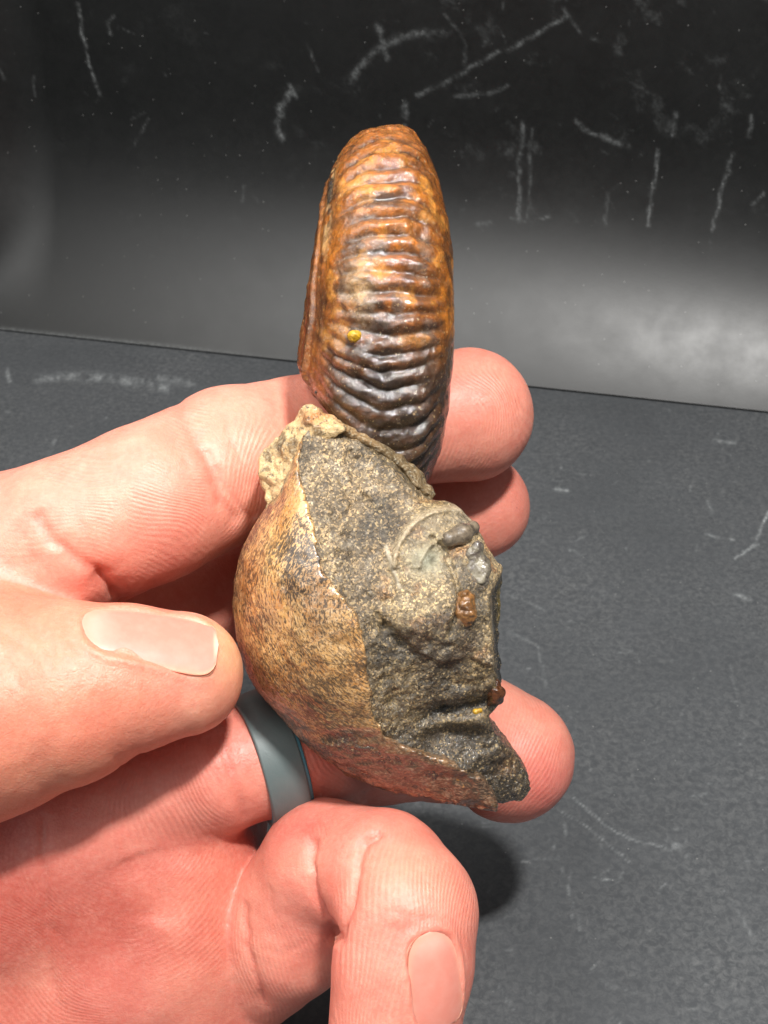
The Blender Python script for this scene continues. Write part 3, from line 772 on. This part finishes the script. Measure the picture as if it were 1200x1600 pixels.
# rock face height
def gz(cx, cy, rx, ry, p=1.): return np.exp(-(((fx - cx) / rx) ** 2 + ((fy - cy) / ry) ** 2) ** p)
zf = ZB + TB - .07
zf = zf - .20 * np.clip(fx - np.interp(fy, XB[:, 0], XB[:, 1]), 0, 400) / SF
zf += .16 * ss(.0, 1., 1 - ((fx - 690) / 105) ** 2 - ((fy - 900) / 150) ** 2) + .05 * gz(720, 905, 50, 60)
zf -= .14 * gz(560, 900, 45, 120)
zf -= .22 * np.exp(-((fy - 1114 + .18 * (fx - 700)) / 17) ** 2) * ss(630, 690, fx) * ss(800, 760, fx)
zf -= .08 * gz(690, 1060, 70, 40) 
zf += .12 * gz(735, 1188, 55, 30)
fac = gz(715, 1170, 62, 34, 2.)
zf = zf * (1 - fac) + fac * (ZB + TB * .70 - .24 * (fx - 715) / SF + .30 * (fy - 1170) / SF) - .18 * gz(760, 1215, 60, 22)
zf += .07 * ss(1150, 1195, fy)
zf -= .5 * ss(700, 835, fx) * ss(1120, 1240, fy)
zf -= .55 * ss(-6, 10, fx - np.interp(fy, [860, 885, 930, 975, 1015, 1060, 1105], [800, 792, 766, 768, 771, 777, 792])) * ss(868, 880, fy) * ss(1120, 1105, fy)
arc_c = (705, 885); ar = np.hypot(fx - arc_c[0], fy - arc_c[1]); at = np.degrees(np.arctan2(-(fy - arc_c[1]), fx - arc_c[0]))
arcm = ss(40, 62, at) * ss(192, 172, at)
zf += arcm * (.10 * np.exp(-((ar - 90) / 4.5) ** 2) + .06 * ss(97, 88, ar) * ss(20, 80, ar))
arc2 = ss(60, 80, at) * ss(200, 170, at)
zf += .06 * np.exp(-((np.hypot(fx - 712, fy - 895) - 60) / 3) ** 2) * arc2
fr_d, _ = seg_dist(fx, fy, [(603, 853), (612, 885), (624, 914)]); zf += .03 * np.exp(-(fr_d / 2.2) ** 2)
fr2, _ = seg_dist(fx, fy, [(672, 838), (692, 858), (705, 890), (716, 930), (700, 985)]); zf -= .08 * np.exp(-(fr2 / 3.5) ** 2)
step, _ = seg_dist(fx, fy, [(592, 950), (625, 985), (655, 1015), (690, 1032), (730, 1020), (770, 1040)])
stepS = fy - np.interp(fx, [560, 592, 625, 655, 690, 730, 770, 800], [915, 950, 985, 1015, 1032, 1022, 1040, 1060]); zf -= .08 * ss(-4, 6, stepS) * ss(560, 600, fx)
gran = fbm(np.stack([GX * 3, GY * 3, 0 * GX], -1), 5, 331, .6)
zf += .040 * gran
zf -= .06 * ss(.25, .6, n2(fx, fy, .018, 4, 341))
# facets of broken rock: planes between random cell points
fc = n2(fx, fy, .022, 1, 351); zf += .05 * np.abs(fc)
back = ZB - TB * .95
Z = ax[2][None, None, :]
dz = (Z - ZB) / TB[..., None]
e_d = np.sqrt(np.clip(1 - nn, 0, None)[..., None] ** 2.0 + np.abs(dz) ** 2.0) - 1
fdome = e_d * 1.2
fdome = np.maximum(fdome, -sil[..., None])
rockedge = ss(0, .35, side_s)
cham = .22 * np.clip(1 - np.clip(sil, 0, None) / .22, 0, 1) ** 1.6 * rockedge
frock = np.maximum(fdome + .035, np.maximum((Z - (zf - cham)[..., None]) * .8, -(Z - back[..., None]) * .8))
V, Q = surface_nets(frock.astype(np.float32), lo, hB); del frock
V = smooth(V, Q, 1); N = normals(V, Q)
VF = np.stack([600 + V[:, 0] * SF, 800 - V[:, 1] * SF], 1); rx_, ry_ = VF.T
smo = 1 - .55 * ss(.0, .3, 1 - ((rx_ - 700) / 112) ** 2 - ((ry_ - 905) / 140) ** 2)
smo = smo * (1 - .6 * np.exp(-((rx_ - 715) / 60) ** 4 - ((ry_ - 1170) / 36) ** 4))
V = V + N * (smo * (.016 * fbm(V * 5, 4, 401, .65) + .012 * noise(V * 17, 411) + .008 * noise(V * 27, 413)))[:, None]
N = normals(V, Q)
gy = lin((158, 138, 108)); gd = lin((96, 82, 62)); tanr = lin((158, 140, 108)); blk = lin((28, 26, 24)); pale = lin((176, 166, 148)); grn = lin((104, 92, 62)); rust = lin((146, 92, 44))
C = np.tile(gy, (len(V), 1)); a1 = fbm(V * 1.6, 4, 421); a2 = fbm(V * 4.5, 4, 431); a3 = fbm(V * 10, 3, 441)
G2 = lambda cx, cy, rx, ry: np.exp(-((rx_ - cx) / rx) ** 2 - ((ry_ - cy) / ry) ** 2)
C = bl(C, ss(-.2, .4, a2) * .45, gd); C = bl(C, ss(.1, .45, a3) * .5, pale)
patch = ss(.0, .35, 1 - ((rx_ - 700) / 118) ** 2 - ((ry_ - 905) / 150) ** 2 + .25 * a1)
C = bl(C, patch * .75, lin((170, 150, 114))); C = bl(C, patch * ss(.1, .4, a2) * .5, rust); C = bl(C, patch * ss(.15, .4, a1) * .5, pale)
C = bl(C, G2(665, 872, 28, 24) * .8, lin((150, 152, 132))); C = bl(C, G2(672, 1010, 30, 12) * .6, pale)
C = bl(C, G2(560, 980, 40, 160) * .5 * ss(.3, -.2, a1), gd)
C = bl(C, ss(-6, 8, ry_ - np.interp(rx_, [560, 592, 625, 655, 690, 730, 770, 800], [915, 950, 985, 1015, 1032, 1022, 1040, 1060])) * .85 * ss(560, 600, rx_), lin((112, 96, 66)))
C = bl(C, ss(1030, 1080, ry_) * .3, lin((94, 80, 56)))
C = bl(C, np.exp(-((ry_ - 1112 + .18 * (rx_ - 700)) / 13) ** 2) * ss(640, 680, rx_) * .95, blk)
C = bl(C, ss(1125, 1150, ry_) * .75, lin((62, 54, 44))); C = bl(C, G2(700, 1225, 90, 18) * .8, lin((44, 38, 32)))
C = bl(C, G2(805, 1215, 18, 24) * .8, lin((140, 104, 66)))
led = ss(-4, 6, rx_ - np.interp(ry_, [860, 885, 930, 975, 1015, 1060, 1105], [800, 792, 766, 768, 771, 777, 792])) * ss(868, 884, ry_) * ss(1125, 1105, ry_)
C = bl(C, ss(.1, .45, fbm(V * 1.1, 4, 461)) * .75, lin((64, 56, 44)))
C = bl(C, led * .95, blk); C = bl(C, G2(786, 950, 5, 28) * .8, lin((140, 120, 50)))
arv = np.hypot(rx_ - 705, ry_ - 885); atv = np.degrees(np.arctan2(-(ry_ - 885), rx_ - 705))
C = bl(C, np.exp(-((arv - 92) / 4.) ** 2) * ss(40, 62, atv) * ss(192, 172, atv) * .8, lin((190, 176, 150)))
frd, _ = seg_dist(rx_, ry_, [(603, 853), (612, 885), (624, 914)]); C = bl(C, np.exp(-(frd / 2.6) ** 2) * .8, lin((200, 190, 168)))
tr, _ = seg_dist(rx_, ry_, [(600, 690), (640, 720), (668, 755), (690, 782)]); C = bl(C, np.exp(-(tr / 22) ** 2) * .75, lin((128, 108, 66)))
tr, _ = seg_dist(rx_, ry_, [(484, 664), (520, 664), (560, 676)]); C = bl(C, np.exp(-(tr / 6) ** 2) * .9, lin((206, 182, 128)))
wet = np.clip(ss(1030, 1130, ry_) + led + .25 * patch, 0, 1)
arcA = np.exp(-((arv - 91) / 5.) ** 2) * ss(40, 62, atv) * ss(192, 172, atv)
ring_in = ss(92, 84, arv) * ss(50, 62, arv) * ss(60, 80, atv) * ss(200, 170, atv)
fade = ss(185, 120, atv); ring_in *= fade; C = bl(C, ring_in * .45, lin((138, 124, 100)))
C = bl(C, arcA * .7, lin((190, 170, 138)))
inner = np.exp(-((np.hypot(rx_ - 712, ry_ - 895) - 60) / 3.5) ** 2) * ss(60, 80, atv) * ss(200, 170, atv); C = bl(C, inner * .5, lin((176, 160, 130)))
plain = np.clip(.7 * arcA + .3 * inner + .2 * ring_in + .12 * patch + np.exp(-(frd / 3) ** 2) + G2(665, 872, 28, 24), 0, 1)
m = M('grey_rock_matrix'); c = m.coord(); vc = m.attr('tone'); wt = m.attr('wet', True)
f1n = m.noise(c, 9, 6, .75); f2n = m.noise(c, 30, 4, .7)
wc = m.node('ShaderNodeVectorMath', operation='ADD', ins={0: c, 1: m.node('ShaderNodeVectorMath', operation='SCALE', ins={0: m.node('ShaderNodeTexNoise', ins={'Vector': c, 'Scale': 12.}).outputs[1], 3: .06}).outputs[0]}).outputs[0]
g1 = m.node('ShaderNodeTexVoronoi', ins={'Vector': wc, 'Scale': 24.}); g2 = m.node('ShaderNodeTexVoronoi', ins={'Vector': wc, 'Scale': 46.})
v1 = m.node('ShaderNodeSeparateColor', ins={0: g1.outputs[1]}); v2 = m.node('ShaderNodeSeparateColor', ins={0: g2.outputs[1]})
dk = m.mix(1., vc, (.30, .27, .24), 'MULTIPLY'); lt = m.mix(1., vc, (2.4, 2.2, 1.9), 'MULTIPLY')
col = m.mix(m.ramp(v1.outputs[0], [(.30, .6), (.75, 0.)]), vc, dk)
col = m.mix(m.ramp(v1.outputs[1], [(.84, 0.), (.94, .55)]), col, lt)
col = m.mix(m.ramp(v2.outputs[0], [(.30, .75), (.55, 0.)]), col, dk)
col = m.mix(m.ramp(v2.outputs[1], [(.82, 0.), (.94, .8)]), col, lt)
col = m.mix(m.ramp(v2.outputs[2], [(.90, 0.), (.94, .7)]), col, (.50, .36, .18))
col = m.mix(m.attr('plain', True), col, vc)
col = m.mix(m.ramp(f1n, [(.38, .6), (.54, 0.)]), col, m.mix(1., col, (.42, .38, .34), 'MULTIPLY'))
bn = m.bump(f1n, .0009, .55); bn = m.bump(v1.outputs[2], .0005, .45, bn); bn = m.bump(v2.outputs[2], .0003, .5, bn); bn = m.bump(f2n, .0002, .6, bn)
rr = m.math('SUBTRACT', m.ramp(v2.outputs[1], [(.1, .25), (.5, .6)]), m.math('MULTIPLY', wt, .2))
rock_mat = m.out(Base_Color=col, Normal=bn, Roughness=rr, Coat_Weight=m.math('ADD', .16, m.math('MULTIPLY', wt, .84)), Coat_Roughness=.15, Coat_Normal=bn, Specular_IOR_Level=.75)
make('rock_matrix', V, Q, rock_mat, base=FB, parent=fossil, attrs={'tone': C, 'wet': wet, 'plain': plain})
rock_bvh = BVHTree.FromPolygons([Vector(v) for v in V], Q.tolist())

# shell layer: the dome left of the break, standing proud of the rock by its own thickness
fs = np.maximum(fdome, side_s[..., None] + 0 * Z)
flake = ss(-4, 3, fy - np.interp(fx, [480, 510, 540, 580, 600, 640, 700, 800], [1170, 1146, 1138, 1137, 1142, 1168, 1200, 1245]))
fs = fs + .022 * (flake * ss(470, 505, fx))[..., None]
V, Q = surface_nets(fs.astype(np.float32), lo, hB); del fs, fdome, e_d
V = smooth(V, Q, 2); N = normals(V, Q)
rx_, ry_ = 600 + V[:, 0] * SF, 800 - V[:, 1] * SF
dl_, par = seg_dist(rx_, ry_, LEFT); db_, parb = seg_dist(rx_, ry_, [(b, a) for a, b in XB])
across = dl_ / (dl_ + db_ + 1e-3); along = parb * .0 + par
cum = np.concatenate([[0], np.cumsum([math.dist(LEFT[i], LEFT[i + 1]) for i in range(len(LEFT) - 1)])]) / 123.
arcl = np.interp(par, np.arange(len(LEFT)), cum)
flow = np.stack([dl_ / 123. + V[:, 2] * .9 + .10 * fbm(V * 1.5, 2, 501), arcl + .10 * fbm(V * 1.5, 2, 503), 0 * rx_], 1)
V = V + N * (.022 * fbm(V * 1.3, 3, 511) + .010 * fbm(flow * np.array([5, 2.5, 1]), 4, 521) + .006 * fbm(V * 14, 2, 531) + .030 * ss(1130, 1190, ry_ + .1 * (rx_ - 560)) * fbm(V * 5, 4, 533))[:, None]
a1 = fbm(V * 1.2, 4, 541); a2 = fbm(flow * np.array([3, 1.8, 1]), 4, 551); a3 = fbm(V * 5, 3, 561)
cr = lin((208, 158, 92)); oc = lin((178, 112, 40)); br = lin((112, 72, 44)); pk = lin((176, 128, 96))
C = np.tile(cr, (len(V), 1))
C = bl(C, ss(-.1, .4, a2) * .7, oc); C = bl(C, ss(.0, .45, a1) * .45, lin((150, 120, 84)))
C = bl(C, np.exp(-((rx_ - 510) / 50) ** 2 - ((ry_ - 960) / 70) ** 2) * .55, lin((126, 98, 74)))
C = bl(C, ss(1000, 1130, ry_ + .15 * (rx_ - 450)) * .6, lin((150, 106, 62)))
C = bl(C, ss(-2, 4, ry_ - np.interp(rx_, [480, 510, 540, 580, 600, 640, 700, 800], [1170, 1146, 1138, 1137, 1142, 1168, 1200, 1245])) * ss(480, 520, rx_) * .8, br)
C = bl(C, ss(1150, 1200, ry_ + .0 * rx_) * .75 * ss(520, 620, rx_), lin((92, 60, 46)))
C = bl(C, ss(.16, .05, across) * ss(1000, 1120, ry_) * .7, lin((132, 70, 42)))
C = bl(C, np.exp(-(db_ / 7) ** 2) * .45 * ss(1160, 1120, ry_), lin((214, 166, 104))); C = bl(C, np.exp(-((rx_ - 462) / 14) ** 2 - ((ry_ - 740) / 60) ** 2) * .8, lin((202, 150, 92)))
fkd = np.abs(ry_ - np.interp(rx_, [480, 510, 540, 580, 600], [1170, 1146, 1138, 1137, 1142])); C = bl(C, np.exp(-(fkd / 2.5) ** 2) * ss(505, 515, rx_) * ss(592, 580, rx_) * .8, lin((226, 196, 150)))
fleck = np.clip(.85 + .35 * a1 - .5 * np.exp(-((rx_ - 462) / 16) ** 2 - ((ry_ - 735) / 60) ** 2), 0, 1)
m = M('tan_fossil_shell'); c = m.coord(); vc = m.attr('tone'); fw = m.attr('flow'); fk = m.attr('fleck', True)
mp = m.node('ShaderNodeMapping', ins={0: fw, 3: (1, 1, 1)}).outputs[0]
dw = m.noise(c, 6, 3, .6)
def stretched(sx, sy):
    return m.node('ShaderNodeMapping', ins={0: fw, 3: (sx, sy, 1)}).outputs[0]
s1 = m.noise(stretched(22, 10), 1., 4, .7, .35); s2 = m.noise(stretched(40, 17), 1., 3, .6, .3); dens = m.noise(c, 1.6, 4, .6); s3 = m.noise(c, 30, 3, .6)
dk_ = m.math('MULTIPLY', m.math('SUBTRACT', dens, .5), .35)
fl1 = m.math('MULTIPLY', m.ramp(m.math('ADD', s1, dk_), [(.50, 0.), (.56, .95)]), fk)
fl2 = m.math('MULTIPLY', m.ramp(m.math('ADD', s2, dk_), [(.50, 0.), (.57, .95)]), fk)
col = m.mix(m.ramp(s3, [(.4, 0.), (.75, .45)]), vc, (.62, .50, .33))
col = m.mix(fl1, col, (.040, .028, .018)); col = m.mix(fl2, col, (.050, .032, .020))
col = m.mix(m.ramp(m.noise(c, 12, 3, .6), [(.64, 0.), (.72, .5)]), col, (.50, .24, .06))
cw = m.node('ShaderNodeVectorMath', operation='ADD', ins={0: c, 1: m.node('ShaderNodeVectorMath', operation='SCALE', ins={0: m.node('ShaderNodeTexNoise', ins={'Vector': c, 'Scale': 2.6, 'Detail': 5.}).outputs[1], 3: .9}).outputs[0]}).outputs[0]
crk = m.ramp(m.vor(cw, 1.7, 'DISTANCE_TO_EDGE'), [(.0, 1.), (.028, 0.)]); gate = m.ramp(m.noise(c, 1.1, 3, .6), [(.44, 0.), (.56, .85)])
col = m.mix(m.math('MULTIPLY', crk, gate), col, (.055, .035, .022))
blot_ = m.ramp(m.noise(c, 2.3, 6, .72), [(.50, 0.), (.66, .62)]); col = m.mix(blot_, col, m.mix(1., col, (.42, .33, .24), 'MULTIPLY'))
bn = m.bump(m.math('MULTIPLY', crk, gate), .0004, -.5, None)
bn = m.bump(s1, .0006, -.45, bn); bn = m.bump(s2, .0003, -.4, bn); bn = m.bump(s3, .00012, .5, bn)
tan_mat = m.out(Base_Color=col, Normal=bn, Roughness=m.ramp(s2, [(.4, .30), (.65, .5)]), Coat_Weight=.55, Coat_Roughness=.14, Specular_IOR_Level=.55)
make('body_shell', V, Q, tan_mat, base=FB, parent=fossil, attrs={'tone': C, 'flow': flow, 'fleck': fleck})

# ---- rough pale crust between the whorl and the body
CR_P = [(492, 634), (474, 640), (458, 664), (436, 684), (416, 704), (407, 728), (410, 752), (416, 780), (420, 806), (452, 800), (486, 740), (520, 690), (545, 672), (520, 655), (505, 648)]
lo = np.array([-1.9, -.6, -1.6]); hi = np.array([.1, 1.75, .8]); hC = .024
ax = [np.arange(lo[i], hi[i], hC) for i in range(3)]
GX, GY = np.meshgrid(ax[0], ax[1], indexing='ij'); cx_, cy_ = 600 + GX * 118.5, 800 - GY * 118.5
sd = poly_sd(cx_, cy_, CR_P) / 118.5 + .03 * n2(cx_, cy_, .06, 3, 601)
top_ = .02 + .35 * ss(420, 500, cx_) + .12 * ss(.0, .25, sd) + .05 * n2(cx_, cy_, .05, 4, 611)
Z = ax[2][None, None, :]
F = np.maximum(np.maximum(-sd[..., None], (Z - top_[..., None]) * .7), (-1.3 - Z))
V, Q = surface_nets(F.astype(np.float32), lo, hC); V = smooth(V, Q, 1); N = normals(V, Q)
V = V + N * (.045 * fbm(V * 3.2, 4, 621, .6) + .02 * fbm(V * 9, 3, 631))[:, None]
a1 = fbm(V * 2.5, 4, 641); a2 = fbm(V * 6, 3, 651); rx_, ry_ = 600 + V[:, 0] * 118.5, 800 - V[:, 1] * 118.5
C = np.tile(lin((212, 180, 130)), (len(V), 1)); C = bl(C, ss(.0, .4, a1) * .6, lin((170, 132, 80))); C = bl(C, ss(.2, .4, a2) * .7, lin((90, 72, 48)))
C = bl(C, np.exp(-((rx_ - 500) / 30) ** 2 - ((ry_ - 656) / 12) ** 2) * .8, lin((196, 120, 56)))
m = M('pale_crust'); c = m.coord(); vc = m.attr('tone'); f1n = m.noise(c, 13, 5, .75); f2n = m.noise(c, 32, 3, .6)
col = m.mix(m.ramp(f1n, [(.36, .9), (.47, 0.)]), vc, (.045, .035, .022)); col = m.mix(m.ramp(f2n, [(.5, 0.), (.7, .4)]), col, (.72, .64, .46))
crust_mat = m.out(Base_Color=col, Roughness=.6, Coat_Weight=.15, Coat_Roughness=.3, Normal=m.bump(f2n, .0003, .6, m.bump(f1n, .0009, .6)))
make('pale_crust', V, Q, crust_mat, base=FB, parent=fossil, attrs={'tone': C})

# the same crust creeps along the seam between whorl and rock
ST = [(492, 652), (530, 658), (566, 676), (600, 694), (632, 714), (662, 742), (684, 772), (676, 786), (652, 776), (622, 738), (584, 704), (540, 684), (500, 672)]
lo = np.array([-1.1, -.1, -1.2]); hi = np.array([1.0, 1.45, .9]); ax = [np.arange(lo[i], hi[i], hC) for i in range(3)]
GX, GY = np.meshgrid(ax[0], ax[1], indexing='ij'); cx_, cy_ = 600 + GX * 121, 800 - GY * 121
sd = poly_sd(cx_, cy_, ST) / 121 + .05 * n2(cx_, cy_, .05, 4, 701)
top_ = .36 - .34 * ss(520, 690, cx_) + .08 * n2(cx_, cy_, .04, 4, 711) - .10 * ss(.10, .0, sd)
Z = ax[2][None, None, :]
F = np.maximum(np.maximum(-sd[..., None], (Z - top_[..., None]) * .7), (-.9 - Z))
V, Q = surface_nets(F.astype(np.float32), lo, hC); V = smooth(V, Q, 1); N = normals(V, Q)
V = V + N * (.015 * fbm(V * 3.5, 4, 721, .6) + .012 * fbm(V * 9, 3, 731))[:, None]
a1 = fbm(V * 2.5, 4, 741); rx_ = 600 + V[:, 0] * 121
C = np.tile(lin((170, 132, 84)), (len(V), 1)); C = bl(C, ss(.0, .4, a1) * .6, lin((120, 92, 54))); C = bl(C, ss(540, 620, rx_) * .8, lin((92, 76, 48)))
make('pale_crust', V, Q, crust_mat, base=FB, parent=fossil, attrs={'tone': C})

# ---- small inclusions seated on the surface
def seat(bv, x, y):
    o = P(x, y, 4); d = o - P(x, y, 3); d = -(d) / np.linalg.norm(d)
    hit, nr, _, _ = bv.ray_cast(Vector(o), Vector(d), 20)
    if hit is None: hit, nr, _, _ = bv.find_nearest(Vector(P(x, y, -.2)))
    return np.array(hit), np.array(nr)
def blob(name, bv, pts, k, mat, rough=.0, seed=0, sink=.3, flat=.6, label=None, hh=.012):
    """pts: (px, py, r_px); a solid grown from overlapping round cones resting on the surface"""
    nodes = []
    for x, y, r in pts:
        c_, n_ = seat(bv, x, y); r_ = r / 123.
        c_ = c_ + np.array([0, 0, 1]) * r_ * (flat - sink)
        nodes.append((c_, r_))
    A = np.array([c_ for c_, _ in nodes]); rm = max(r_ for _, r_ in nodes)
    lo = A.min(0) - rm * 1.4; hi = A.max(0) + rm * 1.4
    ax = [np.arange(lo[i], hi[i], hh) for i in range(3)]
    G = (ax[0][:, None, None], ax[1][None, :, None], ax[2][None, None, :])
    f = None
    if len(nodes) == 1: nodes = nodes + [(nodes[0][0] + .004, nodes[0][1])]
    for (a, ra), (b, rb) in zip(nodes[:-1], nodes[1:]):
        d_ = cone_sd(G, a, b, ra, rb); f = d_ if f is None else smin(f, d_, k)
    V, Q = surface_nets(f.astype(np.float32), lo, hh); V = smooth(V, Q, 2); N = normals(V, Q)
    if rough: V = V + N * (rough * fbm(V * 5, 3, seed) + rough * .8 * np.abs(noise(V * 7, seed + 3)))[:, None]
    o = make(name, V, Q, mat, base=FB, parent=fossil)
    if label: o['label'] = label
    return o
def gem(name, c1, c2, rough, coat=.5, tr=0., sc_=8):
    m = M(name); c = m.coord(); f = m.noise(c, sc_, 5, .7, .5); g_ = m.noise(c, sc_ * 3, 3)
    return m.out(Base_Color=m.mix(m.ramp(f, [(.4, 0.), (.62, 1.)]), c1, c2), Roughness=rough, Coat_Weight=coat, Coat_Roughness=.1,
                 Transmission_Weight=tr, Normal=m.bump(g_, .0001, .5, m.bump(f, .0006, .5)))
blob('conical_shell', rock_bvh, [(752, 818, 3), (738, 825, 8), (722, 834, 13), (702, 842, 12)], .12, gem('grey_calcite', lin((78, 68, 58)), lin((122, 108, 90)), .25), .008, 1, .5)
blob('pearly_shell', rock_bvh, [(740, 866, 14), (747, 884, 17), (752, 902, 13)], .05, gem('pearl', lin((78, 68, 62)), lin((132, 124, 106)), .2), .06, 7, .85)
blob('amber_crystal', rock_bvh, [(727, 934, 13), (728, 952, 14), (733, 968, 13)], .05, gem('amber_calcite', lin((104, 70, 40)), lin((160, 112, 62)), .15, .8, .25), .07, 11, .95)
blob('brown_crystal', rock_bvh, [(776, 1080, 12), (772, 1092, 12)], .05, gem('brown_calcite', lin((58, 32, 18)), lin((96, 56, 30)), .2, .6), .05, 13, .95)
yel = gem('yellow_calcite', lin((150, 110, 12)), lin((224, 176, 40)), .15, .8, .1, 14)
blob('yellow_crystal', whorl_bvh, [(555, 526, 10)], .05, yel, .035, 17, 1.0)
blob('yellow_crystal', rock_bvh, [(743, 1112, 4), (750, 1110, 3)], .02, yel, .02, 19, .5)
blob('dark_grain', whorl_bvh, [(470, 628, 4)], .02, gem('dark_grain', lin((50, 48, 46)), lin((110, 106, 100)), .3, .5), .02, 29, .2)

print('TRIS', sum(len(o.data.polygons) * 2 for o in COL.objects if o.type == 'MESH'))
